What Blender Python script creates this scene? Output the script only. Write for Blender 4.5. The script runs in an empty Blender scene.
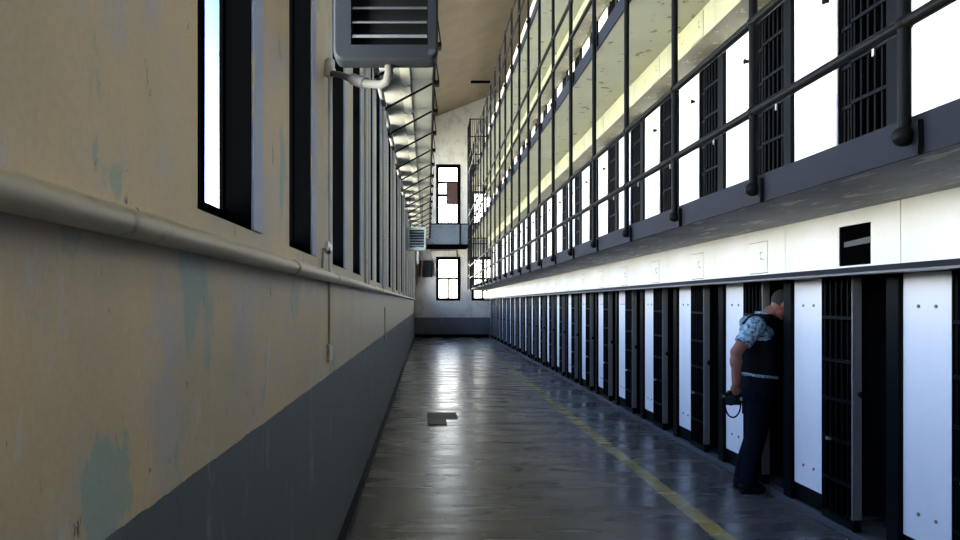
import bpy, bmesh, math, random
from mathutils import Vector, Matrix, Quaternion
random.seed(7)
C = bpy.context.scene
col = C.collection
PI = math.pi

# ------------------------------------------------------------------ camera
cam_d = bpy.data.cameras.new('camera')
cam = bpy.data.objects.new('camera', cam_d); col.objects.link(cam)
cam.location = (0, 0, 1.65); cam.rotation_euler = (PI/2, 0, 0)
cam_d.sensor_width = 36; cam_d.lens = 36*780/960
cam_d.shift_x = 53/960; cam_d.shift_y = 33/960
cam_d.clip_start = .05; cam_d.clip_end = 300
C.camera = cam

# ------------------------------------------------------------------ view, world, daylight
C.view_settings.view_transform = 'Standard'; C.view_settings.look = 'None'
C.view_settings.gamma = 1; C.view_settings.use_curve_mapping = False
C.view_settings.exposure = 0.5
C.cycles.max_bounces = 10; C.cycles.diffuse_bounces = 6; C.cycles.glossy_bounces = 3
C.cycles.transparent_max_bounces = 12
C.cycles.sample_clamp_indirect = 6
C.cycles.use_denoising = True
C.cycles.caustics_reflective = False; C.cycles.caustics_refractive = False

W = bpy.data.worlds.new('sky'); C.world = W; W.use_nodes = True
wn = W.node_tree; wn.nodes.clear()
def N(t, k, **kw):
    n = t.nodes.new(k)
    for a, b in kw.items():
        if a == 'inp':
            for i, v in b.items(): n.inputs[i].default_value = v
        else: setattr(n, a, b)
    return n
tc = N(wn, 'ShaderNodeTexCoord'); sx = N(wn, 'ShaderNodeSeparateXYZ')
wn.links.new(tc.outputs['Generated'], sx.inputs[0])
mr = N(wn, 'ShaderNodeMapRange', inp={1: -1, 2: 1}); wn.links.new(sx.outputs[2], mr.inputs[0])
rp = N(wn, 'ShaderNodeValToRGB'); wn.links.new(mr.outputs[0], rp.inputs[0])
e = rp.color_ramp.elements                       # sunlit ground below, pale horizon, blue sky above
e[0].position = 0.0; e[0].color = (2.0, 1.78, 1.08, 1)
e[1].position = 1.0; e[1].color = (.20, .36, .70, 1)
for p, c in ((.45, (3.1, 2.78, 1.98, 1)), (.54, (3.05, 2.95, 2.65, 1)), (.61, (1.1, 1.32, 1.58, 1)), (.70, (.50, .68, 1.0, 1))):
    k = e.new(p); k.color = c
az = N(wn, 'ShaderNodeMapRange', inp={1: .05, 2: -.7, 3: 2.8, 4: 17.0}); wn.links.new(sx.outputs[0], az.inputs[0])
bg = N(wn, 'ShaderNodeBackground'); wo = N(wn, 'ShaderNodeOutputWorld')
wn.links.new(rp.outputs[0], bg.inputs[0]); wn.links.new(az.outputs[0], bg.inputs[1]); wn.links.new(bg.outputs[0], wo.inputs[0])

def portal(name, loc, rot, sx_, sy_):
    d = bpy.data.lights.new(name, 'AREA'); d.shape = 'RECTANGLE'; d.size = sx_; d.size_y = sy_
    d.cycles.is_portal = True
    o = bpy.data.objects.new(name, d); o.location = loc; o.rotation_euler = rot; col.objects.link(o)
portal('window_daylight', (-.80, 13.7, 5.45), (0, -PI/2, 0), 7.2, 47.4)
portal('end_window_daylight', (1.75, 37.75, 5.0), (-PI/2, 0, 0), 3.0, 6.8)

# ------------------------------------------------------------------ materials
def newmat(name):
    m = bpy.data.materials.new(name); m.use_nodes = True
    t = m.node_tree; b = t.nodes['Principled BSDF']
    return m, t, b
def noise(t, scale=(1, 1, 1), s=1.0, detail=4, rough=.6, off=(0, 0, 0), lo=.4, hi=.6):
    c = N(t, 'ShaderNodeTexCoord'); mp = N(t, 'ShaderNodeMapping')
    mp.inputs['Scale'].default_value = scale; mp.inputs['Location'].default_value = off
    t.links.new(c.outputs['Object'], mp.inputs[0])
    n = N(t, 'ShaderNodeTexNoise'); n.inputs['Scale'].default_value = s
    n.inputs['Detail'].default_value = detail; n.inputs['Roughness'].default_value = rough
    t.links.new(mp.outputs[0], n.inputs['Vector'])
    r = N(t, 'ShaderNodeMapRange', inp={1: lo, 2: hi}); t.links.new(n.outputs[0], r.inputs[0])
    return r.outputs[0], n.outputs[0]
def mix(t, f, a, b):
    m = N(t, 'ShaderNodeMix', data_type='RGBA')
    if isinstance(f, float): m.inputs[0].default_value = f
    else: t.links.new(f, m.inputs[0])
    for i, v in ((6, a), (7, b)):
        if isinstance(v, tuple): m.inputs[i].default_value = (*v, 1)
        else: t.links.new(v, m.inputs[i])
    return m.outputs[2]
def mth(t, op, a, b=None, c=None):
    m = N(t, 'ShaderNodeMath', operation=op)
    for i, v in enumerate((a, b, c)):
        if v is None: continue
        if isinstance(v, (int, float)): m.inputs[i].default_value = v
        else: t.links.new(v, m.inputs[i])
    return m.outputs[0]
def bump(t, b, h, s=.3, d=.01):
    n = N(t, 'ShaderNodeBump'); n.inputs['Strength'].default_value = s; n.inputs['Distance'].default_value = d
    t.links.new(h, n.inputs['Height']); t.links.new(n.outputs[0], b.inputs['Normal'])
def setc(t, b, c):
    if isinstance(c, tuple): b.inputs['Base Color'].default_value = (*c, 1)
    else: t.links.new(c, b.inputs['Base Color'])
def worn(name, base, chip, lo=.62, hi=.7, s=6, scale=(1, 1, 1), rough=.45, metal=0, second=None, bs=.15):
    m, t, b = newmat(name)
    f, raw = noise(t, scale, s, 6, .65, lo=lo, hi=hi)
    c = mix(t, f, base, chip)
    if second:
        f2, _ = noise(t, (1, 1, .5), 1.3, 5, .6, (5, 3, 1), .38, .66)
        c2 = mix(t, f2, base, second); c = mix(t, f, c2, chip)
    setc(t, b, c); b.inputs['Roughness'].default_value = rough; b.inputs['Metallic'].default_value = metal
    if max(base) < .05: b.inputs['Specular IOR Level'].default_value = 0.0 if max(base) < .002 else .035
    bump(t, b, raw, bs, .004)
    return m
def plain(name, c, rough=.5, metal=0):
    m, t, b = newmat(name)
    _, raw = noise(t, (1, 1, 1), 14, 3)
    r = N(t, 'ShaderNodeMapRange', inp={1: .2, 2: .8, 3: .85, 4: 1.15}); t.links.new(raw, r.inputs[0])
    h = N(t, 'ShaderNodeMix', data_type='RGBA', blend_type='MULTIPLY'); h.inputs[0].default_value = 1
    h.inputs[6].default_value = (*c, 1); t.links.new(r.outputs[0], h.inputs[7])
    t.links.new(h.outputs[2], b.inputs['Base Color'])
    b.inputs['Roughness'].default_value = rough; b.inputs['Metallic'].default_value = metal
    if max(c) < .05 and rough > .3: b.inputs['Specular IOR Level'].default_value = .04
    return m

M = {}
M['white'] = worn('white_steel_paint', (.80, .80, .79), (.25, .22, .18), .735, .76, 9, rough=.38, second=(.74, .74, .74), bs=.05)
M['cream'] = worn('cream_steel_paint', (.80, .78, .72), (.22, .17, .12), .70, .73, 7, (1, 1, 1), rough=.45, second=(.72, .70, .60), bs=.05)
M['black'] = worn('black_paint', (.0035, .0042, .005), (.10, .10, .09), .73, .75, 18, rough=.42)
M['rail'] = worn('rail_paint', (.0055, .006, .0062), (.35, .33, .30), .735, .75, 16, rough=.38)
M['flange'] = worn('grey_door_edge', (.17, .168, .158), (.05, .05, .05), .66, .7, 9, rough=.5)
M['yellow'] = worn('cream_paint_warm_bounce', (.31, .31, .185), (.10, .08, .04), .66, .68, 7, rough=.5, second=(.28, .285, .20))  # upper-tier cream; warm bounce from sunlit ground is put into the colour
M['yellow'] = worn('cream_paint_warm_bounce', (.31, .31, .185), (.10, .08, .04), .66, .68, 7, rough=.5, second=(.28, .285, .20))
M['soffitbrown'] = worn('stained_ledge_paint', (.17, .155, .11), (.45, .43, .3), .60, .63, 9, rough=.6)
M['slate'] = worn('slate_fascia_paint', (.012, .0135, .018), (.25, .22, .2), .72, .735, 11, (1, .4, 1), rough=.45)
M['under'] = worn('grey_soffit_paint', (.33, .33, .34), (.62, .56, .46), .575, .61, 8, (1.3, .25, 1), rough=.6, second=(.19, .19, .20))
M['pale'] = worn('pale_soffit_paint', (.265, .27, .20), (.07, .06, .03), .61, .65, 6, (1, .8, 1), rough=.6, second=(.235, .24, .20))  # yellow-green bounce from the ground outside is mixed into this paint colour
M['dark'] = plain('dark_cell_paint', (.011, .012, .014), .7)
M['steel'] = plain('bright_steel', (.5, .5, .5), .3, .8)
M['winblack'] = worn('black_window_paint', (.001, .0011, .0012), (.08, .08, .08), .74, .75, 14, rough=.4)
M['trimblue'] = worn('grey_blue_jamb_paint', (.30, .34, .46), (.45, .40, .3), .56, .6, 5, (1, 1, .3), rough=.55)
M['pipe'] = worn('tan_pipe_paint', (.30, .245, .16), (.12, .09, .06), .60, .68, 6, (1, 1, 1), rough=.33, second=(.30, .27, .21))
M['riser'] = worn('pale_pipe_paint', (.50, .51, .50), (.3, .27, .2), .6, .68, 7, rough=.35)
M['whitepipe'] = worn('white_pipe_paint', (.66, .66, .72), (.4, .38, .35), .66, .7, 7, rough=.4)
M['dullpipe'] = worn('dull_pipe_paint', (.10, .095, .088), (.05, .045, .04), .6, .68, 7, rough=.8)
M['heater'] = worn('heater_enamel_backlit', (.022, .025, .030), (.05, .055, .06), .64, .68, 7, rough=.42)  # darker copy of the heater grey; backlit shade is in the colour
M['heater_lit'] = worn('heater_enamel_lit', (.24, .28, .29), (.15, .15, .15), .66, .7, 7, rough=.42)  # same heater grey made paler; the light on it is in the colour
M['louver'] = plain('heater_louver', (.22, .22, .21), .4, .3)
M['catwalk'] = worn('pale_catwalk_soffit', (.20, .195, .175), (.07, .06, .04), .66, .7, 8, rough=.7, second=(.16, .16, .15))
M['catplate'] = plain('cream_plate', (.33, .32, .28), .45)
M['foil'] = plain('silver_foil', (.75, .77, .78), .22, .9)
M['brown'] = plain('brown_board', (.06, .026, .022), .7)
M['rust'] = plain('rust_red_paint', (.13, .05, .035), .6)
M['bluegrey'] = worn('blue_grey_sheet', (.13, .16, .20), (.07, .08, .1), .55, .65, 5, (1, 1, 4), rough=.5)
M['kerb'] = worn('kerb_concrete', (.055, .058, .062), (.12, .12, .12), .6, .7, 4, rough=.6)

# glass: dusty pane, passes less daylight the flatter one looks along it
def dusty(name, tr):
    m, t, b = newmat(name); t.nodes.remove(b)
    out = t.nodes['Material Output']
    g = N(t, 'ShaderNodeNewGeometry'); d = N(t, 'ShaderNodeVectorMath', operation='DOT_PRODUCT')
    t.links.new(g.outputs['Incoming'], d.inputs[0]); t.links.new(g.outputs['Normal'], d.inputs[1])
    a = mth(t, 'ABSOLUTE', d.outputs['Value']); a = mth(t, 'MAXIMUM', a, .06)
    inv = mth(t, 'DIVIDE', 1.0, a)
    cc = N(t, 'ShaderNodeCombineColor')
    for i, v in enumerate(tr): t.links.new(mth(t, 'POWER', v, inv), cc.inputs[i])
    tb = N(t, 'ShaderNodeBsdfTransparent'); t.links.new(cc.outputs[0], tb.inputs[0])
    gl = N(t, 'ShaderNodeBsdfGlossy'); gl.inputs['Roughness'].default_value = .08
    fr = mth(t, 'MULTIPLY_ADD', mth(t, 'POWER', mth(t, 'SUBTRACT', 1.0, a), 5), .5, .03)
    ms = N(t, 'ShaderNodeMixShader'); t.links.new(fr, ms.inputs[0])
    t.links.new(tb.outputs[0], ms.inputs[1]); t.links.new(gl.outputs[0], ms.inputs[2]); t.links.new(ms.outputs[0], out.inputs[0])
    return m
M['glass'] = dusty('dusty_window_glass', (.77, .80, .86))
M['clear'] = dusty('clear_window_glass', (.93, .94, .95))

# left wall paint: tan over slate, peeling
def wall_paint(name, tan, band, zb, side=True):
    m, t, b = newmat(name)
    c = N(t, 'ShaderNodeTexCoord'); s = N(t, 'ShaderNodeSeparateXYZ'); t.links.new(c.outputs['Object'], s.inputs[0])
    A, raw = noise(t, (1, 1.15, .8), 2.5, 7, .68, (0, 0, 0), .50, .62)      # lavender grey worn patches
    B, _ = noise(t, (1, 1.2, .7), 2.6, 7, .62, (3, 7, 2), .585, .61)        # old blue-green paint showing
    D, _ = noise(t, (1, 2.5, .8), 7, 6, .72, (1, 2, 9), .66, .68)             # dark chips
    E, _ = noise(t, (1, 1.5, .62), 3.6, 8, .74, (8, 2, 4), .57, .67)
    G, _ = noise(t, (1, 1, 1), 60, 3, .7, (1, 1, 1), .3, .7)          # pale scrapes
    up = mix(t, mth(t, 'MULTIPLY', A, .9), tan, (.40, .375, .40) if side else (.42, .42, .41))
    if side:
        F, _ = noise(t, (1, .8, .6), 1.1, 4, .6, (2, 9, 5), .40, .62)
        up = mix(t, mth(t, 'MULTIPLY', F, .5), up, (.30, .29, .235))
        up = mix(t, mth(t, 'MULTIPLY', B, .75), up, (.22, .32, .29))
        up = mix(t, mth(t, 'MULTIPLY', E, .8), up, (.47, .455, .46))
        up = mix(t, mth(t, 'MULTIPLY', G, .16), up, (.16, .13, .09))
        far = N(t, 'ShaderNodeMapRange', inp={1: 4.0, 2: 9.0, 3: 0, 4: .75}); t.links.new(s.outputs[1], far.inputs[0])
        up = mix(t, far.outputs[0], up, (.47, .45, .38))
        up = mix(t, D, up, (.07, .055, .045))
    lowc = mix(t, mth(t, 'MULTIPLY', E, .6), band, (.22, .25, .27))
    lowc = mix(t, D, lowc, (.03, .03, .035))
    _, w = noise(t, (1, 1, 1), 9, 3)
    edge = mth(t, 'ADD', s.outputs[2], mth(t, 'MULTIPLY', mth(t, 'SUBTRACT', w, .5), .018))
    f = mth(t, 'LESS_THAN', edge, zb)
    setc(t, b, mix(t, f, up, lowc)); b.inputs['Roughness'].default_value = .5
    bump(t, b, raw, .35, .01)
    return m
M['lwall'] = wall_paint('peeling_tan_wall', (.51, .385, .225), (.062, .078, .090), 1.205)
M['ewall'] = wall_paint('grey_end_wall', (.58, .56, .51), (.085, .092, .105), .955, False)
M['ceil'] = worn('tan_ceiling', (.195, .15, .095), (.12, .09, .065), .62, .75, 1.2, rough=.8, second=(.15, .12, .095))

# floor: polished worn concrete with a faded yellow line
m, t, b = newmat('polished_concrete')
c = N(t, 'ShaderNodeTexCoord'); s = N(t, 'ShaderNodeSeparateXYZ'); t.links.new(c.outputs['Object'], s.inputs[0])
A, rawA = noise(t, (1, 1, 1), 1.0, 3, .5, lo=.25, hi=.75)
B, rawB = noise(t, (.35, 2.6, 1), 3.0, 4, .55, (4, 1, 0), .35, .8)
base = mix(t, A, (.066, .060, .051), (.092, .084, .072)); base = mix(t, mth(t, 'MULTIPLY', B, .45), base, (.045, .045, .046))
E, _ = noise(t, (1, 1, 1), 30, 4, .7, (2, 2, 2), .69, .71); base = mix(t, E, base, (.03, .03, .03))
dx = mth(t, 'ABSOLUTE', mth(t, 'SUBTRACT', s.outputs[0], 2.09))
_, w = noise(t, (1, 1, 1), 12, 4)
line = mth(t, 'LESS_THAN', mth(t, 'ADD', dx, mth(t, 'MULTIPLY', mth(t, 'SUBTRACT', w, .5), .05)), .072)
Y, _ = noise(t, (1, .8, 1), 3.2, 6, .7, (6, 1, 3), .36, .62)
yf = mth(t, 'MULTIPLY', line, mth(t, 'ADD', .42, mth(t, 'MULTIPLY', Y, .38)))
base = mix(t, yf, base, (.47, .355, .09))
setc(t, b, base)
_, rr = noise(t, (.5, 1.6, 1), 2.2, 2, .5, (9, 9, 9))
r = N(t, 'ShaderNodeMapRange', inp={1: .3, 2: .7, 3: .19, 4: .33}); t.links.new(rr, r.inputs[0]); t.links.new(r.outputs[0], b.inputs['Roughness'])
_, h1 = noise(t, (.40, 2.4, 1), 2.4, 2.0, .5, (1, 1, 1)); 
bump(t, b, h1, .22, .02)
M['floor'] = m

# man
M['skin'] = plain('skin', (.20, .072, .045), .5)
M['hair'] = plain('grey_hair', (.040, .038, .037), .9)
M['denim'] = plain('dark_denim', (.0045, .006, .011), .9)
M['vest'] = plain('black_vest_cloth', (.006, .007, .008), .9)
m, t, b = newmat('blue_patterned_shirt')
f, raw = noise(t, (1, 1, 1), 26, 2, .5, lo=.47, hi=.53); g, _ = noise(t, (1, 1, 1), 34, 2, .5, (4, 4, 4), .55, .59)
setc(t, b, mix(t, g, mix(t, f, (.27, .40, .46), (.12, .21, .28)), (.04, .055, .085))); b.inputs['Roughness'].default_value = .8
M['shirt'] = m
M['leather'] = plain('black_leather', (.009, .009, .010), .35)
M['cambody'] = plain('camera_black', (.010, .010, .011), .4)
M['lens'] = plain('lens_glass', (.02, .02, .03), .08)
M['grille'] = plain('dark_grille', (.02, .022, .025), .5)

# ------------------------------------------------------------------ geometry helpers
class MB:
    def __init__(s): s.b = bmesh.new()
    def box(s, x0, x1, y0, y1, z0, z1):
        v = [s.b.verts.new((x, y, z)) for x in (x0, x1) for y in (y0, y1) for z in (z0, z1)]
        for f in ((0, 1, 3, 2), (4, 6, 7, 5), (0, 4, 5, 1), (2, 3, 7, 6), (0, 2, 6, 4), (1, 5, 7, 3)):
            s.b.faces.new([v[i] for i in f])
        return s
    def prism(s, pts, lo, hi, axis='y'):
        def P(a, b, c): return {'y': (a, c, b), 'x': (c, a, b), 'z': (a, b, c)}[axis]
        A = [s.b.verts.new(P(a, b, lo)) for a, b in pts]; B = [s.b.verts.new(P(a, b, hi)) for a, b in pts]
        n = len(pts); s.b.faces.new(A); s.b.faces.new(B[::-1])
        for i in range(n): s.b.faces.new((A[i], B[i], B[(i+1) % n], A[(i+1) % n]))
        return s
    def tube(s, pts, r, n=10, cap=True):
        pts = [Vector(p) for p in pts]; R = r if isinstance(r, (list, tuple)) else [r]*len(pts)
        rings = []; up = None
        for i, p in enumerate(pts):
            if i == 0: d = pts[1]-p
            elif i == len(pts)-1: d = p-pts[i-1]
            else: d = (pts[i+1]-p).normalized()+(p-pts[i-1]).normalized()
            d.normalize()
            if up is None:
                up = d.orthogonal().normalized()
                if abs(d.z) > .9: up = Vector((1, 0, 0))
                elif abs(d.z) < .5: up = Vector((0, 0, 1))
            a = (up - d*up.dot(d)).normalized(); up = a; bb = d.cross(a)
            rings.append([s.b.verts.new(p + (a*math.cos(2*PI*k/n) + bb*math.sin(2*PI*k/n))*R[i]) for k in range(n)])
        for A, B in zip(rings, rings[1:]):
            for k in range(n): s.b.faces.new((A[k], A[(k+1) % n], B[(k+1) % n], B[k]))
        if cap: s.b.faces.new(rings[0][::-1]); s.b.faces.new(rings[-1])
        return s
    def ell(s, c, r, rot=None, u=16, v=10):
        mt = Matrix.Translation(c) @ (rot.to_matrix().to_4x4() if rot else Matrix()) @ Matrix.Diagonal((*r, 1))
        bmesh.ops.create_uvsphere(s.b, u_segments=u, v_segments=v, radius=1, matrix=mt); return s
    def loft(s, rings, n=20):                  # (x, y, z, rx, ry) horizontal elliptical rings
        R = [[s.b.verts.new((x+rx*math.cos(2*PI*k/n), y+ry*math.sin(2*PI*k/n), z)) for k in range(n)] for x, y, z, rx, ry in rings]
        for A, B in zip(R, R[1:]):
            for k in range(n): s.b.faces.new((A[k], A[(k+1) % n], B[(k+1) % n], B[k]))
        s.b.faces.new(R[0][::-1]); s.b.faces.new(R[-1]); return s
    def build(s, name, mat, parent=None, smooth=False, bevel=0, loc=None, segs=2):
        bmesh.ops.recalc_face_normals(s.b, faces=s.b.faces)
        me = bpy.data.meshes.new(name)
        if smooth:
            for f in s.b.faces: f.smooth = True
        s.b.to_mesh(me); s.b.free()
        o = bpy.data.objects.new(name, me); col.objects.link(o); me.materials.append(mat)
        if smooth:
            try: me.set_sharp_from_angle(angle=math.radians(50))
            except Exception: pass
        if bevel:
            bv = o.modifiers.new('bevel', 'BEVEL'); bv.width = bevel; bv.segments = segs; bv.limit_method = 'ANGLE'
        if parent: o.parent = parent
        if loc: o.location = loc
        return o
def tag(o, label, cat, group=None):
    o['label'] = label; o['category'] = cat
    if group: o['group'] = group
    return o
def thing(name, label, cat, loc=(0, 0, 0), group=None):
    o = bpy.data.objects.new(name, None); o.empty_display_size = .2; col.objects.link(o); o.location = loc
    return tag(o, label, cat, group)
def struct(o): o['kind'] = 'structure'; return o
KIDS = {}
def copy_tree(o, parent=None):
    c = o.copy(); col.objects.link(c)
    if parent: c.parent = parent
    for ch in list(o.children): copy_tree(ch, c)
    return c

XL, XR, XB, YE = -.606, 2.98, 2.72, 37.4
Y0 = -10.0

# ------------------------------------------------------------------ structure
struct(MB().box(-1.0, 6.0, Y0-.3, YE+.4, -.2, 0).build('floor', M['floor']))
# openings of the left wall: pairs every 2.95 m
WZ0, WZ1, WW = 1.90, 9.0, .62
starts = sorted([2.06+2.95*k for k in range(-4, 12)] + [3.43+2.95*k for k in range(-4, 12)])
starts = [y for y in starts if y+WW < YE-.15 and not 0 < y < 1]
wl = MB().box(-.712, XL, Y0, YE, 0, WZ0).box(-.712, XL, Y0, YE, WZ1, 10.6)
prev = Y0
for y in starts: wl.box(-.712, XL, prev, y, WZ0, WZ1); prev = y+WW
wl.box(-.712, XL, prev, YE, WZ0, WZ1)
struct(wl.build('wall_left', M['lwall']))
# end wall with openings
EW = [(.43, 1.63, 1.76, 3.87), (2.11, 3.25, 1.76, 3.87), (.42, 1.56, 5.36, 8.30), (2.16, 3.2, 5.36, 8.30)]
we = MB(); xs = [-.92, .43, 1.60, 2.13, 3.22, 6.0]
for i in range(5):
    if i in (1, 3):
        for z0, z1 in ((0, 1.76), (3.87, 5.36), (8.30, 13.0)): we.box(xs[i], xs[i+1], YE, YE+.3, z0, z1)
    else: we.box(xs[i], xs[i+1], YE, YE+.3, 0, 13.0)
struct(we.build('wall_end', M['ewall']))
struct(MB().box(-.92, 6, Y0-.3, Y0, 0, 13).build('wall_rear', M['ewall']))
struct(MB().box(5.5, 5.8, Y0, YE, 0, 13).build('wall_right', M['ewall']))
cz = lambda x: 10.43+.385*x
struct(MB().prism([(-.95, cz(-.95)), (6, cz(6)), (6, cz(6)+.2), (-.95, cz(-.95)+.2)], Y0-.3, YE+.4).build('ceiling', M['ceil']))
# baseboards
struct(MB().box(XL, XL+.05, Y0, YE, 0, .05).build('baseboard_left', M['slate']))
struct(MB().box(XL+.04, 2.95, YE-.03, YE, 0, .15).build('baseboard_end', M['winblack']))

# cell block core: back wall, roof, partitions
F = [0.0, 2.39, 4.72, 7.04]                    # walkway floor heights
SB = [None, 2.245, 4.567, 6.89]                # walkway soffits
CY0, CP = 4.883, 1.445
K0, K1 = -10, 21
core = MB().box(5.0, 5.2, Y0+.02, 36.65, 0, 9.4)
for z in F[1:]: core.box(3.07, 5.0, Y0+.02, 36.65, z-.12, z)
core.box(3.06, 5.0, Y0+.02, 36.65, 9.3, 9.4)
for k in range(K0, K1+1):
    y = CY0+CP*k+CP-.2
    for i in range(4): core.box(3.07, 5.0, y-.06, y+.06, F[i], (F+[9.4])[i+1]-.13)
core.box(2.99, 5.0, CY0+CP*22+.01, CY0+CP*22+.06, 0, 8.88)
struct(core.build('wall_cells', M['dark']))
# the same fronts carried on behind the viewer
for i, (ka, kb) in enumerate(((-10, -4), (-10, -4), (-10, 4))):
    rb = MB()
    for k in range(ka, kb+1):
        y = CY0+CP*k
        if y < Y0+.3: continue
        rb.box(2.97, 3.05, y+.80, y+CP-.002, F[i]+.2, F[i]+1.835)
    rb.box(XB, 3.05, Y0+.05, CY0+CP*(kb+1)-.405, F[i]+1.84, SB[i+1]-.003)
    struct(rb.build('wall_rear_fronts', M['white']))
# top tier front: seen only as a strip of white plating below the roof
struct(MB().box(2.95, 3.05, Y0+.02, 36.56, 7.04, 8.9).build('wall_top_tier', M['white']))
struct(MB().box(XB, 3.05, Y0+.02, 36.65, 8.9, 9.42).build('trim_1', M['cream']))
# kerb below the ground-floor fronts
struct(MB().box(2.955, 3.06, Y0+.02, 36.65, 0, .06).build('trim_2', M['kerb'], bevel=.008))

# windows of the left wall
def left_window(n, y):
    fr = MB(); a, b_ = XL+.002, -.711
    e = .012
    fr.box(b_, a, y, y+e, WZ0, WZ1).box(b_, a, y+WW-e, y+WW, WZ0, WZ1).box(b_, a, y+e, y+WW-e, WZ0, WZ0+e).box(b_, a, y+e, y+WW-e, WZ1-e, WZ1)
    g = -.696
    fr.box(g-.012, g, y+e, y+.05, WZ0+e, WZ1-e).box(g-.012, g, y+.335, y+.385, WZ0+e, WZ1-e).box(g-.012, g, y+WW-e-.008, y+WW-e, WZ0+e, WZ1-e)
    for z in [WZ0+e] + [WZ0+1.4*i for i in range(1, 6)] + [WZ1-.07]: fr.box(g-.0121, g-.0005, y+e, y+WW-e, z, z+.055)
    w = fr.build('window_%d' % n, M['winblack']); struct(w)
    MB().box(g-.0142, g-.0125, y+e, y+WW-e, WZ0+e, WZ1-e).build('pane', M['glass'], w)
    MB().box(XL-.001, XL+.012, y+WW, y+WW+.15, WZ0, WZ1).build('jamb_trim', M['trimblue'], w, bevel=.004)
    return w
n = 1
for y in starts: left_window(n, y); n += 1
# end-wall windows
def end_window(n, x0, x1, z0, z1, bars_v, bars_h, boards=()):
    fr = MB(); a, b_ = YE-.02, YE+.2; e = .14
    fr.box(x0, x0+e, a, b_, z0, z1).box(x1-e, x1, a, b_, z0, z1).box(x0+e, x1-e, a, b_, z0, z0+e).box(x0+e, x1-e, a, b_, z1-e, z1)
    for v, w_, za, zb in bars_v: fr.box(v-w_/2, v+w_/2, YE+.05, YE+.09, za, zb)
    for h, w_ in bars_h: fr.box(x0+e, x1-e, YE+.052, YE+.088, h-w_/2, h+w_/2)
    w = struct(fr.build('window_%d' % n, M['winblack']))
    MB().box(x0+e, x1-e, YE+.10, YE+.105, z0+e, z1-e).build('pane', M['clear'], w)
    for bx0, bx1, bz0, bz1 in boards: MB().box(bx0, bx1, YE+.04, YE+.049, bz0, bz1).build('board', M['brown'], w)
end_window(n, .43, 1.60, 1.76, 3.87, [(1.02, .09, 1.8, 2.82), (1.02, .05, 2.82, 3.3)], [(2.82, .10)]); n += 1
end_window(n, 2.13, 3.22, 1.76, 3.87, [(2.67, .09, 1.8, 3.8)], [(2.82, .10)]); n += 1
end_window(n, .43, 1.60, 5.36, 8.30, [(.98, .09, 6.4, 7.45)], [(7.44, .10), (6.83, .13)], [(.98, 1.515, 6.38, 7.42)]); n += 1
end_window(n, 2.13, 3.22, 5.36, 8.30, [(2.67, .03, 5.4, 6.9)], [(6.95, .12)], [(2.215, 3.135, 7.0, 8.2)])

# ------------------------------------------------------------------ cell fronts
def cell_front(kind):
    """local origin: far edge of the nearer panel, floor of its tier; y runs away from the camera"""
    root = bpy.data.objects.new('cell_front', None); root.empty_display_size = .2; col.objects.link(root)
    H = 1.835
    g0, g1, p0 = (.517, .945, .965) if kind == 'ground' else (.60, .80, .80)
    # white plate
    MB().box(2.98, 2.997, p0, CP, .205, H).build('steel_panel', M['white'], root, bevel=.003)
    MB().box(2.999, 3.055, p0+.004, CP-.004, .205, H).build('backing_frame', M['black'], root)
    MB().box(2.995, 3.055, p0, CP, .062, .204).build('kick_plate', M['black'], root)
    bl = []
    w = CP-p0
    for z in (1.63, .37):
        for f in (.33, .67):
            bl.append((p0+w*f, z))
    if kind != 'ground': MB().tube([(2.95, .905, 1.50), (2.981, .905, 1.50)], [.020, .013], 8).ell((2.945, .905, 1.50), (.012, .024, .026)).build('knob', M['black'], root, True)
    else:
      for y, z in bl: MB().tube([(2.972, y, z), (2.982, y, z)], .011, 8).build('bolt', M['flange'], root, True)
    # pillar: channel section
    MB().box(2.95, 2.965, .0, .13, .064, H).box(2.965, 3.05, .0, .02, .064, H).box(2.965, 3.05, .11, .13, .064, H).build('door_post', M['black'], root, bevel=.003)
    if kind == 'ground':
        p = MB().box(2.935, 3.0, .498, .512, .15, H).build('door_edge', M['flange'], root, bevel=.002)
        MB().box(2.94, 2.995, .499, .511, .066, .149).build('foot', M['black'], p)
        MB().tube([(2.985, .498, 1.02), (2.985, .470, 1.02)], [.016, .020], 10).ell((2.985, .465, 1.02), (.026, .018, .026)).build('knob', M['black'], p, True)
    # fixed grille
    gm = MB(); X = 2.968
    def bars(m, y0, y1, x, n, z0=.10, hz=(1.544, 1.236, .955, .665, .37)):
        for i in range(n):
            y = y0+.02+(y1-y0-.04)*i/(n-1); m.tube([(x, y, z0), (x, y, H-.005)], .011, 6)
        for z in hz: m.box(x-.022, x-.010, y0+.012, y1-.012, z-.012, z+.012)
        m.box(x-.02, x+.02, y0, y1, z0-.03, z0+.02)
        m.box(x-.02, x+.02, y0, y0+.012, z0, H).box(x-.02, x+.02, y1-.012, y1, z0, H)
    if kind == 'ground':
        bars(gm, g0, g1, X, 6)
        gr = gm.build('bar_grille', M['black'], root, True)
        MB().box(X-.045, X-.023, .80, .84, .652, .672).build('latch', M['steel'], gr)
    else:
        bars(gm, g0, g1-.002, 3.035, 4)
        gm.build('bar_grille', M['black'], root, True)
        dm = MB(); bars(dm, .14, .595, 2.995, 6)
        d = dm.build('sliding_door', M['black'], root, True)
        MB().box(2.955, 2.973, .28, .325, .975, 1.015).box(2.963, 2.975, .29, .315, .9, .98).build('latch', M['steel'], d)
    return root
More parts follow.
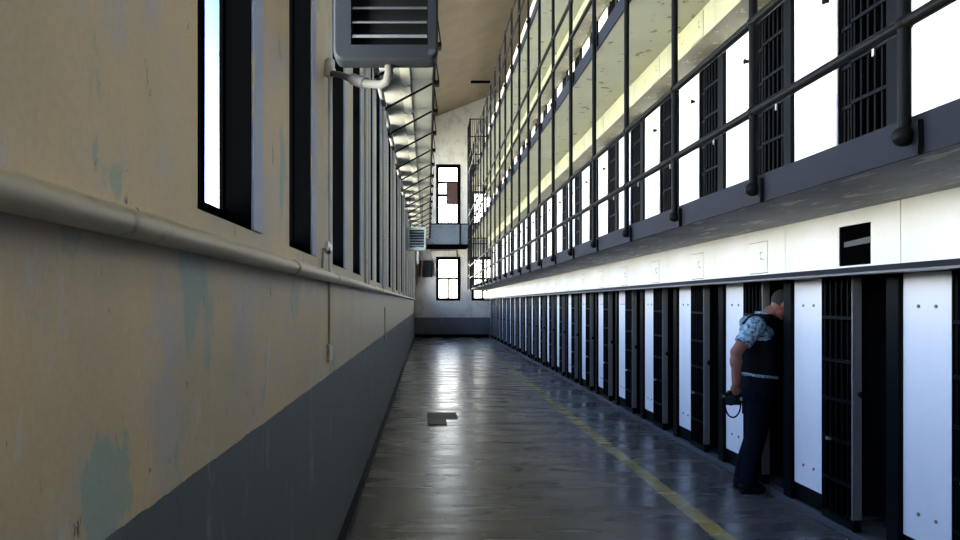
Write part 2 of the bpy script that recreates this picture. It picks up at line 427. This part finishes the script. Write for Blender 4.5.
def lock_housing(LT, mt, tr):
    """a section of the white box above the doors, its seam offset from the doors"""
    h = bpy.data.objects.new('lock_housing', None); h.empty_display_size = .2; col.objects.link(h)
    hy0, hy1 = .300, .670
    hb = MB(); b0, b1 = 0, CP
    hb.box(XB+.012, 3.05, b0+.003, b1-.003, 1.862, LT)
    hb.box(XB, XB+.012, b0+.003, hy0, 1.862, LT).box(XB, XB+.012, hy1, b1-.003, 1.862, LT)
    hb.box(XB, XB+.012, hy0, hy1, 1.862, 1.89).box(XB, XB+.012, hy0, hy1, 2.15, LT)
    hb.build('face_plate', mt, h)
    MB().box(XB+.0105, XB+.0118, hy0+.001, hy1-.001, 1.891, 2.149).build('hatch_gap', M['slate'], h)
    MB().prism([(XB-.012, 1.878), (XB-.016, 1.842), (XB, 1.842), (XB, 1.878)], b0+.001, b1-.001).build('door_track', M['slate'] if tr else mt, h)
    MB().prism([(XB-.045, 1.841), (XB-.05, 1.828), (2.93, 1.836), (2.93, 1.860), (XB+.002, 1.860), (XB+.001, 1.841)], b0+.001, b1-.001).build('track_lip', M['flange'] if tr else M['soffitbrown'], h)
    return h, (hy0, hy1)
ORD = ['first', 'second', 'third', 'fourth', 'fifth', 'sixth', 'seventh', 'eighth', 'ninth', 'tenth', 'eleventh', 'twelfth']
def hatch_closed(h, y0, y1, mt=None):
    p = MB().box(XB-.003, XB+.010, y0+.007, y1-.007, 1.896, 2.144).build('hatch', mt or M['cream'], h)
    MB().tube([(XB-.002, y0+.10, 2.06), (XB-.018, y0+.10, 2.06), (XB-.018, y0+.10, 2.01), (XB-.002, y0+.10, 2.01)], .003, 6).box(XB-.005, XB-.002, y0+.06, y0+.12, 2.0, 2.004).build('handle', M['flange'], p)
def hatch_open(h, y0, y1):
    d = MB().box(XB+.004, XB+.0115, y0+.002, y1-.002, 1.892, 2.148).build('hatch_shade_plate', M['winblack'], h)  # flat black plate; the shade of the open recess is its colour
    MB().prism([(y0+.004, 2.06), (y1-.06, 2.045), (y1-.06, 2.012), (y0+.004, 2.022)], XB+.002, XB+.0035, 'x').build('lock_bar', M['kerb'], d)
gnd = cell_front('ground'); gnd2 = copy_tree(gnd); upp = cell_front('upper')
def place(o, k, F_, label, group=None):
    o.location = (0, CY0+CP*k, F_); tag(o, label, 'cell front', group)
place(gnd, 0, 0, 'ground-floor cell front of bars and white plate beneath the open black hatch')
for k in range(-3, K1+1):
    if k == 0: continue
    o = gnd2 if k == 1 else copy_tree(gnd2)
    if k < -1: lb, g = 'ground-floor cell front beyond the right edge of the photo', 'cell fronts beside the viewer'
    elif k == -1: lb, g = 'ground-floor cell front nearest the viewer, only its white plate in view', None
    elif k == 1: lb, g = 'ground-floor cell front whose open doorway the man in the vest leans into', None
    elif k <= 10: lb, g = 'ground-floor cell front of bars and white plate, %s one beyond the man' % ORD[k-2], None
    else: lb, g = 'ground-floor cell front in the tightly foreshortened run beside the end wall', 'far ground-floor cell fronts'
    place(o, k, 0, lb, g)
for k in range(-3, K1+1):
    o = upp if k == -1 else copy_tree(upp)
    if k < -1: lb, g = 'second-tier cell front beyond the right edge of the photo', 'second-tier cell fronts beside the viewer'
    elif k == -1: lb, g = 'second-tier cell front at the right edge of the photo, closed barred door', None
    elif k <= 9: lb, g = 'second-tier barred cell front behind the railing, %s inward from the right edge' % ORD[k+1], None
    else: lb, g = 'second-tier barred cell front in the tightly packed run near the end windows', 'far second-tier cell fronts'
    place(o, k, F[1], lb, g)
for k in range(5, K1+1):
    o = copy_tree(upp)
    if k <= 12: lb, g = 'third-tier barred cell front over the upper walkway edge, %s from the photo top' % ORD[k-5], None
    else: lb, g = 'third-tier barred cell front far down the block above the upper walkway edge', 'far third-tier cell fronts'
    place(o, k, F[2], lb, g)

ho, hy = lock_housing(SB[1]-.002, M['cream'], True); hatch_open(ho, *hy)
ho.location = (0, CY0-.403, 0); tag(ho, 'white lock housing section above the doors with its black hatch hanging open', 'lock housing')
hc, hy = lock_housing(SB[1]-.002, M['cream'], True); hatch_closed(hc, *hy)
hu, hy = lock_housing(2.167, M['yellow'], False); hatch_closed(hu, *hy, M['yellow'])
used = set()
for tier, ka in ((0, -3), (1, -3), (2, 5)):
    for k in range(ka, K1+1):
        if tier == 0 and k == 0: continue
        src = hu if tier else hc
        o = copy_tree(src) if src.name in used else src; used.add(src.name)
        o.location = (0, CY0-.403+CP*k, F[tier])
        if k < -1: lb, g = 'white lock housing section beyond the right edge of the photo', 'lock housings beside the viewer'
        elif tier == 0 and k == -1: lb, g = 'blank end of white lock housing at the right edge, nearer than the open hatch', None
        elif tier == 0 and k <= 8: lb, g = 'white lock housing section with shut hatch, %s one beyond the open hatch' % ORD[k-1], None
        elif tier == 0: lb, g = 'cream lock housing section over the far ground-floor doors near the end wall', 'far ground-floor lock housings'
        elif tier == 1 and k <= 8: lb, g = 'cream lock housing over the second-tier doors, %s inward from the right edge' % ORD[k+1], None
        elif tier == 1: lb, g = 'cream lock housing over the distant second-tier doors near the end windows', 'far second-tier lock housings'
        else: lb, g = 'cream lock housing in the third-tier run above the upper walkway edge', 'third-tier lock housings'
        tag(o, lb, 'lock housing', g)

# ------------------------------------------------------------------ walkways, railing
lbls = {1: 'lowest cell-block walkway with scraped dark grey soffit and slate edge', 2: 'middle cell-block walkway with pale peeling soffit, yellow-green ground bounce in its colour', 3: 'topmost cell-block walkway with pale soffit, its edge narrowing to a thin strip'}
for i in (1, 2, 3):
    w = thing('walkway', lbls[i], 'walkway', (2.5, 0, SB[i]))
    t_ = .145
    s = MB().box(1.972, 3.04, Y0+.05, 34.75, SB[i], SB[i]+t_).build('deck', M['under'] if i == 1 else M['pale'], w); s.location = (-2.5, 0, -SB[i])
    s = MB().box(1.955, 1.972, Y0+.05, 34.75, SB[i]-.004, F[i]+.012).build('edge_plate', M['slate'], w); s.location = (-2.5, 0, -SB[i])
PX = 1.92
rl = thing('railing', 'tall black pipe railing with full-height posts along the cell-block walkways', 'railing', (PX, 3.137, 2.32))
def rel(o, p): o.location = -Vector(p); return o
for k in range(-1, 23):
    y = 3.137+1.455*k
    if y > 34.8: break
    pm = MB().tube([(PX, y, 2.33), (PX, y, 8.32)], .0255, 10)
    for z in (2.775, 3.305, 5.175, 5.67, 7.65, 8.23): pm.ell((PX, y, z), (.036, .036, .034), None, 10, 6)
    p = rel(pm.build('post', M['rail'], rl, True), rl.location)
    for z in (2.32, 4.66, 6.98):
        q = MB().ell((PX-.004, y, z), (.044, .044, .042), None, 12, 8).tube([(PX, y+.01, z), (1.955, y+.03, z)], .02, 8).prism([(y+.03, z+.055), (y-.065, z+.055), (y-.07, z-.03), (y-.065, z-.085), (y-.04, z-.08), (y-.02, z-.02)], 1.932, 1.954, 'x').build('post_clamp', M['rail'], p, True)
for z in (2.775, 3.305, 5.175, 5.67, 7.65, 8.23):
    rel(MB().tube([(PX, Y0+.1, z), (PX, 34.85, z)], .0255, 10).build('rail', M['rail'], rl, True), rl.location)

# cage at the far end of the walkways
cg = thing('stair_cage', 'tall black barred stair cage at the far end of the walkways', 'cage', (2.3, 35.4, 2.2))
def crel(mb, name, mat=M['rail'], sm=False): return rel(mb.build(name, mat, cg, sm), cg.location)
x0, x1, y0, y1, z0, z1 = 1.93, 2.67, 34.9, 36.6, 2.2, 9.9
pm = MB()
for x, y in ((x0, y0), (x0, y1), (x1, y0), (x1, y1)): pm.box(x-.035, x+.035, y-.035, y+.035, z0, z1)
crel(pm, 'frame')
bm_ = MB()
for i in range(1, 8): x = x0+(x1-x0)*i/8; bm_.tube([(x, y0, z0), (x, y0, z1)], .012, 5)
for i in range(1, 14): y = y0+(y1-y0)*i/14; bm_.tube([(x0, y, z0), (x0, y, z1)], .012, 5)
crel(bm_, 'bars')
for z in (z0+.02, 2.9, 3.4, 4.3, 4.55, 5.2, 5.7, 6.9, 7.7, 8.3, 9.1, z1-.02):
    crel(MB().box(x0, x1, y0-.02, y0+.02, z-.02, z+.02).box(x0-.02, x0+.02, y0, y1, z-.02, z+.02), 'cross_bar')

for i in (1, 2, 3): crel(MB().box(1.975, 2.63, 34.95, 36.55, SB[i], F[i]), 'landing', M['under'] if i == 1 else M['pale'])

# ------------------------------------------------------------------ left side: pipes, valve, boxes
pp = thing('wall_pipe', 'long tan painted pipe running along the left wall under the windows', 'pipe', (-.54, 0, 1.80))
PXL = -.552
rel(MB().tube([(PXL, Y0+.1, 1.797), (PXL, YE-.05, 1.797)], .028, 16).build('pipe_run', M['pipe'], pp, True), pp.location)
for y in (-2.0, 3.25, 9.4, 15.6, 21.8, 28.0):
    rel(MB().tube([(PXL, y-.05, 1.797), (PXL, y-.045, 1.797), (PXL, y+.045, 1.797), (PXL, y+.05, 1.797)], [.029, .033, .033, .029], 16).build('coupling', M['pipe'], pp, True), pp.location)
for y in (-1.0, 4.7, 8.0, 11.5, 15, 18.5, 22, 25.5, 29, 32.5):
    rel(MB().box(XL-.002, PXL, y-.012, y+.012, 1.77, 1.785).tube([(PXL, y-.012, 1.797), (PXL, y+.012, 1.797)], .031, 14).build('clip', M['pipe'], pp, True), pp.location)
# ledge moulding over the pipe
struct(MB().prism([(XL-.002, 1.845), (XL+.022, 1.842), (XL+.03, 1.83), (XL+.03, 1.815), (XL-.002, 1.80)], Y0, YE).build('trim_3', M['lwall']))

up_pipe = thing('overhead_pipe', 'pale horizontal pipe on the left wall at the foot of the catwalk brackets', 'pipe', (-.57, 0, 4.27))
rel(MB().tube([(-.572, 4.9, 4.27), (-.572, 35.95, 4.27)], .03, 12).build('pipe_run', M['dullpipe'], up_pipe, True), up_pipe.location)
risers = []
for i, y in enumerate([4.62+2.95*k for k in range(11)]):
    if i == 0:
        lb, g = 'thin white riser pipe with a fat cap beside the large heater', None
    else: lb, g = 'painted riser pipe between window pairs further along the left wall', 'far riser pipes'
    r_ = thing('riser_pipe', lb, 'pipe', (-.575, y, 1.83), g)
    top = 3.0 if i == 0 else 4.24
    MB().tube([(0, 0, 0), (0, 0, top-1.83)], .0125 if i == 0 else .028, 10).build('tube', M['whitepipe'] if i == 0 else M['riser'], r_, True)
    if i == 0: MB().tube([(0, 0, 1.16), (0, 0, 1.17), (0, 0, 1.205), (0, 0, 1.21), (0, 0, 1.255), (0, 0, 1.27)], [.024, .034, .034, .029, .029, .016], 12).build('cap', M['whitepipe'], r_, True)
    if i: 
        MB().tube([(.0, -.22, 0), (.0, -.22, top-1.83)], .017, 8).build('thin_tube', M['riser'], r_, True)
v = thing('valve', 'silver foil-coloured valve knob above the tan pipe', 'valve', (-.565, 4.45, 1.965))
MB().ell((0, 0, 0), (.022, .04, .040), None, 9, 6).build('knob', M['foil'], v)
MB().tube([(0, 0, 0), (-.028, 0, -.01), (-.03, 0, -.115)], .009, 8).build('stem', M['riser'], v, True)
jb = thing('junction_box', 'small painted junction box low on the left wall under a conduit', 'box', (XL, 4.78, 1.345))
MB().box(0, .018, -.085, .085, -.055, .055).build('box_body', M['pipe'], jb, bevel=.004)
MB().box(.018, .022, -.07, .07, -.043, .043).build('cover', M['riser'], jb)
MB().tube([(.008, 0, .055), (.008, 0, .43)], .007, 8).build('conduit', M['pipe'], jb, True)

jb2 = copy_tree(jb); jb2.location = (XL, 11.1, 1.16); tag(jb2, 'farther small junction box under a conduit on the slate paint edge', 'box')

# ------------------------------------------------------------------ unit heaters
def heater(name, label, x0, x1, z0, z1, y, dp, mat):
    W_, H_ = x1-x0, z1-z0
    h = thing(name, label, 'heater', ((x0+x1)/2, y, z0))
    ox0, ox1, oz0, oz1 = -W_/2+.09, W_/2-.052, .075, H_-.075
    def rr(a0, a1, b0, b1, r, n=5):
        P = []
        for cx, cz_, a in ((a1-r, b1-r, 0), (a0+r, b1-r, 90), (a0+r, b0+r, 180), (a1-r, b0+r, 270)):
            for i in range(n+1):
                t = math.radians(a+90*i/n); P.append((cx+r*math.cos(t), cz_+r*math.sin(t)))
        return P
    out = rr(-W_/2, W_/2, 0, H_, .045); front = rr(-W_/2+.012, W_/2-.012, .012, H_-.012, .04)
    n = len(out); bm = MB(); B = bm.b
    hole = []
    for (px, pz) in front: hole.append((min(max(px, ox0), ox1), min(max(pz, oz0), oz1)))
    back = rr(-W_/2+.05, W_/2-.05, .05, H_-.05, .05)
    layers = [[(a, dp, b) for a, b in back], [(a, dp-.06, b) for a, b in out], [(a, .02, b) for a, b in out], [(a, 0, b) for a, b in front]]
    V = [[B.verts.new(p) for p in L] for L in layers]
    for A, Bq in zip(V, V[1:]):
        for i in range(n): B.faces.new((A[i], A[(i+1) % n], Bq[(i+1) % n], Bq[i]))
    B.faces.new(V[0])
    q = [(ox0, oz0), (ox1, oz0), (ox1, oz1), (ox0, oz1)]
    # frame face as four strips round the opening (front ring to rectangle)
    hv = [B.verts.new((a, 0, b)) for a, b in [(ox1, oz1), (ox0, oz1), (ox0, oz0), (ox1, oz0)]]
    hb_ = [B.verts.new((a, .12, b)) for a, b in [(ox1, oz1), (ox0, oz1), (ox0, oz0), (ox1, oz0)]]
    for c in range(4):
        s0 = c*6
        for i in range(5): B.faces.new((V[3][s0+i], V[3][s0+i+1], hv[c]))
        nx = (s0+6) % n
        B.faces.new((V[3][s0+5], V[3][nx], hv[(c+1) % 4], hv[c]))
        B.faces.new((hv[c], hv[(c+1) % 4], hb_[(c+1) % 4], hb_[c]))
    B.faces.new(hb_)
    bm.build('casing', mat, h)
    MB().box(ox0+.002, ox1-.002, .105, .118, oz0+.002, oz1-.002).build('core', M['grille'], h)
    k = 0; z = oz0+.04
    while z < oz1-.02:
        dz = (.010, .004, .001)[min(k, 2)]
        sl = MB().prism([(.006, z-dz*.3), (.012, z+.004+dz), (.075, z+.028+.004*(k % 3)+dz), (.072, z+.022)], ox0+.004, ox1-.004, 'x')
        o = sl.build('louver', M['louver'] if mat is M['heater'] else M['heater_lit'], h)
        z += .072; k += 1
    MB().tube([(0, dp-.01, H_/2), (0, dp+.12, H_/2)], .11, 14).build('fan_motor', M['grille'], h, True)
    hang = MB()
    for x in (-W_/2+.1, W_/2-.1): hang.tube([(x, dp/2, H_-.02), (x, dp/2, 4.6-z0)], .007, 6)
    hang.build('hanger_rods', M['rail'], h)
    return h
h1 = heater('unit_heater', 'large unit heater in backlit grey tone with louvred opening hanging nearest the viewer', -.475, .056, 2.88, 3.53, 3.94, .20, M['heater'])
MB().tube([(-.365, .68, .13), (-.30, .60, .10), (-.14, .27, -.045), (-.03, .15, -.085), (.0, .12, -.08), (.012, .10, -.04), (.012, .10, .03)], [.018, .018, .023, .023, .024, .023, .02], 12).build('steam_pipe', M['dullpipe'], h1, True)
MB().tube([(-.20, .38, .01), (-.12, .25, -.05)], .032, 12).build('pipe_union', M['dullpipe'], h1, True)
h2_ = heater('unit_heater', 'small-looking unit heater in lit grey tone with louvres hanging far down the left wall', -.557, -.027, 3.05, 3.67, 20.7, .35, M['heater_lit'])
MB().tube([(-.20+.25, .2, -.35), (.05, .2, .02)], .03, 10).build('steam_pipe', M['riser'], h2_, True)

# ------------------------------------------------------------------ catwalk above the left wall
cw = thing('catwalk', 'narrow guard catwalk with pale soffit on black brackets over the left wall', 'catwalk', (-.26, 4.8, 4.6))
def wrel(mb, name, mat, sm=False, bevel=0): return rel(mb.build(name, mat, cw, sm, bevel), cw.location)
cwd = MB()
for i in range(22):
    y = 2.72+1.52*i; cwd.box(XL+.001, .07, y+.006, min(y+1.514, 36.0), 4.605, 4.66)
cwd.box(XL+.001, .07, 2.7, 36.0, 4.612, 4.68)
wrel(cwd, 'soffit_slabs', M['catwalk'])
wrel(MB().box(.07, .095, 2.7, 36.0, 4.57, 4.72), 'edge_rail', M['rail'])
for i in range(21):
    y = 4.35+1.52*i
    if y > 35.9: break
    wrel(MB().tube([(XL+.002, y, 4.225), (.07, y, 4.585)], .015, 6), 'strut', M['rail'])
    wrel(MB().box(.095, .165, y-.07, y+.07, 4.555, 4.61).tube([(.10, y, 4.60), (.115, y, 4.95)], .009, 5).tube([(.158, y, 4.60), (.112, y, 4.95)], .009, 5), 'stirrup', M['rail'])
for i in range(21):
    y = 4.75+1.52*i
    if y+1.25 > 36: break
    P = []
    for j in range(9):
        a = PI*j/8; P.append((-.283+.062*math.cos(a), y+1.05+.16*math.sin(a)))
    P += [(-.345, y-.3), (-.221, y-.3)]
    wrel(MB().prism(P, 4.575, 4.603, 'z'), 'soffit_plate', M['catplate'])

# ------------------------------------------------------------------ end of the hall
br = thing('end_bridge', 'blue-grey panelled bridge crossing in front of the end wall', 'bridge', (.9, 36.2, 4.2))
rel(MB().box(-.58, 1.885, 36.1, 36.14, 4.36, 5.28).build('sheet_panel', M['bluegrey'], br), br.location)
rel(MB().box(-.6, 1.885, 36.05, YE-.02, 4.22, 4.36).build('deck_beam', M['winblack'], br), br.location)
rel(MB().box(-.6, 1.885, 36.08, 36.16, 5.28, 5.33).box(1.50, 1.56, 36.07, 36.15, 4.36, 5.3).build('top_rail', M['winblack'], br), br.location)
fn = thing('wall_fan', 'square black caged fan on the end wall beside the far heater', 'fan', (-.12, YE, 3.3))
MB().box(-.33, .36, -.22, -.002, -.42, .38).build('fan_box', M['grille'], fn, bevel=.06)
gm = MB()
for i in range(9): z = -.36+.09*i; gm.box(-.28, .31, -.245, -.225, z-.012, z+.012)
gm.build('fan_grille', M['rail'], fn)
rp_ = thing('red_conduit', 'rust-red conduit bent down the end wall above the lower window', 'pipe', (1.43, YE-.02, 4.1))
MB().tube([(-1.3, 0, .08), (0, 0, .08), (0, 0, -.25)], .03, 8).build('tube', M['rust'], rp_, True)
rp2 = thing('red_conduit', 'pair of rust-red sloping conduits beside the black wall fan', 'pipe', (-.4, 36.9, 3.4))
MB().tube([(-.08, 0, -.9), (.0, 0, .1), (.12, 0, .75)], .022, 6).tube([(.1, 0, -.6), (.18, 0, .2), (.2, 0, .75)], .018, 6).box(-.1, .2, -.02, .02, -.5, -.46).box(-.02, .24, -.02, .02, .75, .82).build('tube', M['rust'], rp2, True)
cv = MB().box(1.88, 2.72, 33.35, 33.47, cz(2.3)-.24, cz(2.3)-.15).build('ceiling_bar', M['winblack']); tag(cv, 'short dark bar fixed high on the tan ceiling', 'bar')

# ------------------------------------------------------------------ floor hatch
fh = thing('floor_hatch', 'rusty rectangular access plate let into the concrete floor', 'floor hatch', (.22, 11.1, 0))
MB().box(-.22, .22, -.02, .62, .0, .008).build('plate', M['kerb'], fh, bevel=.004)
MB().box(-.21, -.19, -.55, -.05, 0, .012).box(.03, .05, -.55, -.05, 0, .012).box(-.21, .05, -.57, -.55, 0, .012).build('frame', M['rail'], fh)
MB().box(-.19, .03, -.549, -.05, 0, .006).build('cover', M['kerb'], fh)

# ------------------------------------------------------------------ the man
def fuse(name, mb, mat, parent, voxel=.008, smooth=3):
    bmesh.ops.recalc_face_normals(mb.b, faces=mb.b.faces)
    me = bpy.data.meshes.new(name); mb.b.to_mesh(me); mb.b.free()
    o = bpy.data.objects.new(name, me); col.objects.link(o)
    r = o.modifiers.new('r', 'REMESH'); r.mode = 'VOXEL'; r.voxel_size = voxel; r.use_smooth_shade = True
    s = o.modifiers.new('s', 'SMOOTH'); s.factor = .5; s.iterations = smooth
    dg = bpy.context.evaluated_depsgraph_get(); nm = bpy.data.meshes.new_from_object(o.evaluated_get(dg))
    o.modifiers.clear(); o.data = nm; bpy.data.meshes.remove(me); nm.name = name
    nm.materials.clear(); nm.materials.append(mat)
    for p in nm.polygons: p.use_smooth = True
    if parent: o.parent = parent
    return o
def cap(mb, pts, rs, n=12):
    mb.tube(pts, rs, n)
    for p, r in zip(pts, rs): mb.ell(p, (r*.995,)*3, None, n, 8)
man = thing('person', 'man in black vest and blue patterned shirt leaning into an open cell, camera in hand', 'person', (2.85, 6.78, 0))
OFF = Vector(man.location)
def mrel(o):
    o.location = (0, 0, 0) if (o.parent is not None and o.parent is not man) else -OFF
    return o
yc = 6.78
SH = (2.785, 6.60, 1.465); EL = (2.605, 6.575, 1.235); WR = (2.598, 6.56, .975)
SHL = (2.87, 6.97, 1.47); ELL = (2.98, 7.03, 1.20); WRL = (3.0, 6.93, .98)
headq = Quaternion((0, 1, 0), math.radians(38))          # face turned down towards the cell
HC = Vector((3.045, 6.665, 1.652))
def hp(x, y, z): return tuple(HC + headq @ Vector((x, y, z)))
b_ = MB()
b_.loft([(2.87, yc, .84, .10, .15), (2.87, yc, .93, .125, .172), (2.88, yc, 1.05, .142, .165), (2.885, yc-.005, 1.18, .15, .165), (2.87, yc-.01, 1.33, .138, .17), (2.86, yc-.02, 1.44, .115, .165), (2.875, yc-.04, 1.515, .075, .11), (2.90, yc-.06, 1.55, .05, .06)])
cap(b_, [(2.90, yc-.06, 1.51), (2.96, 6.70, 1.575), (3.02, 6.67, 1.62)], [.062, .056, .054])
b_.ell(HC, (.098, .076, .098), headq, 20, 14)                                 # cranium
b_.ell(hp(.030, 0, -.058), (.062, .056, .070), headq)                         # jaw
b_.ell(hp(.062, 0, -.108), (.026, .026, .020), headq)                         # chin
b_.ell(hp(.083, 0, .012), (.022, .045, .012), headq)                          # brow
b_.ell(hp(.104, 0, -.032), (.018, .013, .026), headq)                         # nose
b_.ell(hp(.088, 0, -.074), (.014, .025, .010), headq)                         # lips
for s_ in (-1, 1):
    b_.ell(hp(-.008, .078*s_, -.022), (.020, .009, .032), headq)              # ear
    b_.ell(hp(.078, .028*s_, -.006), (.012, .014, .010), headq)               # eye
for sh, el, wr in ((SH, EL, WR), (SHL, ELL, WRL)):
    cap(b_, [sh, el, wr], [.062, .050, .034])
    mid = [(a+c)/2 for a, c in zip(el, wr)]; b_.ell([el[0]*.7+wr[0]*.3, el[1]*.7+wr[1]*.3, el[2]*.7+wr[2]*.3], (.052, .050, .085))
yl = yc+.09
for s_ in (-1, 1):
    y = yl+.095*s_
    xo = .075 if s_ > 0 else 0
    cap(b_, [(2.88, y-.05, .90), (2.855+xo, y-.02, .50), (2.775+xo*.45, y+.015*s_, .09)], [.088, .055, .038])
    b_.ell((2.815+xo*.45, y+.01*s_, .042), (.085, .032, .026))
def hand(w, grip, side):
    x, y, z = w
    P = Vector((x-.008, y, z-.055))
    b_.ell(P, (.042, .020, .052)); b_.ell(P+Vector((0, 0, -.02)), (.044, .018, .035))
    for i, (dx, L) in enumerate(((.034, .9), (.012, 1.0), (-.010, .95), (-.031, .78))):
        a = P+Vector((dx, 0, -.04)); c = a+Vector((0, -.004*side, -.036*L))
        d = c+Vector((0, grip*.022*side, -.022*L)); e_ = d+Vector((0, grip*.022*side, -.006*L))
        cap(b_, [a, c, d, e_], [.0098, .0092, .0084, .0074], 8)
    a = P+Vector((.034, .006*side, .012)); cap(b_, [a, a+Vector((.022, .012*side, -.028)), a+Vector((.024, .022*side, -.056))], [.012, .0105, .0085], 8)
hand(WR, 1, 1); hand(WRL, .5, -1)
body = mrel(fuse('body', b_, M['skin'], man, .006, 2))
# hair: cap over the back and top of the head
hb = MB(); hb.ell(hp(-.012, 0, .014), (.100, .083, .098), headq, 24, 16)
keep = []
for vtx in list(hb.b.verts):
    l = headq.inverted() @ (vtx.co-HC)
    if l.x > .055 and l.z < .055 or l.z < -.06 or (l.x > .02 and l.z < -.0) or (l.x > -.02 and l.z < -.02): hb.b.verts.remove(vtx)
bmesh.ops.solidify(hb.b, geom=hb.b.faces[:], thickness=.010)
mrel(hb.build('hair', M['hair'], body, True))
# shirt: sleeves, shoulders, collar, hem
s1 = MB()
s1.loft([(2.872, yc, .995, .142, .185), (2.88, yc, 1.06, .155, .182), (2.885, yc, 1.18, .162, .178), (2.868, yc-.01, 1.33, .150, .186), (2.855, yc-.02, 1.44, .13, .184), (2.865, yc-.035, 1.51, .095, .135), (2.90, yc-.06, 1.548, .068, .075)])
for sh, el in ((SH, EL), (SHL, ELL)):
    k = .62; m_ = tuple(a*(1-k)+b*k for a, b in zip(sh, el)); m2 = tuple(a*.3+b*.7 for a, b in zip(sh, el))
    s1.tube([(sh[0]+.02, sh[1]*.8+yc*.2, sh[2]+.015), sh, tuple((a+b)/2 for a, b in zip(sh, m_)), m_, m2], [.066, .080, .076, .074, .072], 14)
    s1.ell((sh[0], sh[1], sh[2]), (.080, .074, .072))
mrel(fuse('shirt', s1, M['shirt'], body, .009, 2))
cb = MB().tube([(2.905+.066*math.cos(a), yc-.062+.066*math.sin(a), 1.548+.022*math.cos(a)*-1) for a in [2*PI*i/16 for i in range(17)]], .013, 6)
mrel(cb.build('collar', M['shirt'], body, True))
# vest
v1 = MB()
v1.loft([(2.872, yc, 1.03, .158, .193), (2.882, yc, 1.10, .170, .193), (2.888, yc, 1.20, .176, .190), (2.874, yc-.01, 1.32, .166, .188), (2.868, yc-.015, 1.40, .146, .172), (2.872, yc-.02, 1.47, .130, .176), (2.882, yc-.035, 1.53, .098, .140), (2.905, yc-.055, 1.556, .080, .088)])
mrel(fuse('vest', v1, M['vest'], body, .010, 2))
# belt of pale shirt hem showing at the hip
bb = MB()
P = []
for i in range(13):
    a = -2.9+2.3*i/12; P.append((2.874+.163*math.cos(a), yc+.198*math.sin(a), 1.045-.035*i/12))
bb.tube(P, [.004]+[.013]*11+[.004], 6); mrel(bb.build('shirt_hem', M['shirt'], body, True))
# jeans
j = MB()
j.loft([(2.87, yc, .82, .125, .175), (2.87, yc, .90, .145, .19), (2.872, yc, .98, .148, .188), (2.874, yc, 1.04, .145, .182)])
yl = yc+.09
for s_ in (-1, 1):
    y = yl+.095*s_
    xo = .075 if s_ > 0 else 0
    j.tube([(2.88, y-.06, .93), (2.875+xo/2, y-.04, .72), (2.852+xo, y-.02, .50), (2.81+xo*.6, y, .28), (2.778+xo*.5, y+.015*s_, .075)], [.115, .106, .084, .074, .072], 16)
mrel(fuse('jeans', j, M['denim'], body, .010, 3))
for s_ in (-1, 1):
    y = yl+.108*s_; sh = MB(); xo = .075 if s_ > 0 else 0
    xo *= .45
    sh.ell((2.765+xo, y, .058), (.066, .048, .058)).ell((2.835+xo, y, .050), (.09, .050, .048)).ell((2.875+xo, y, .036), (.064, .052, .034))
    sh.box(2.71+xo, 2.915+xo, y-.034, y+.034, .0, .020)
    mrel(fuse('shoe', sh, M['leather'], body, .007, 2))
# camera in the right hand
CX, CY_, CZ = 2.575, 6.575, .845
cm = thing('hand_camera', 'black camera with dangling strap held low in the right hand of the man', 'camera', (CX-.012, CY_, CZ)); cm.scale = (1.25, 1.25, 1.25)
MB().prism([(-.066, -.042), (.062, -.042), (.066, .034), (.028, .036), (.018, .054), (-.018, .054), (-.028, .036), (-.066, .034)], -.022, .018).build('camera_body', M['cambody'], cm, bevel=.006)
MB().tube([(-.012, -.020, -.004), (-.03, -.075, -.008), (-.034, -.088, -.008)], [.033, .031, .029], 16).build('lens', M['cambody'], cm, True)
MB().tube([(-.034, -.0885, -.008), (-.035, -.091, -.008)], .022, 14).build('lens_glass', M['lens'], cm, True)
MB().tube([(.045, -.01, .036), (.045, -.01, .046)], .009, 8).box(-.066, -.05, -.03, -.022, .01, .026).box(.052, .064, -.029, -.021, -.01, .010).build('shutter_button', M['steel'], cm, True)
st = []
for i in range(15):
    a = PI*i/14; st.append((.008-.052*math.cos(a), -.012, -.038-.088*math.sin(a)))
MB().tube([(-.044, -.01, -.01)]+st+[(.062, -.01, .02)], .0055, 6).tube([(.068, -.01, .02), (.075, -.012, -.04), (.073, -.012, -.10)], .005, 6).build('strap', M['cambody'], cm, True)
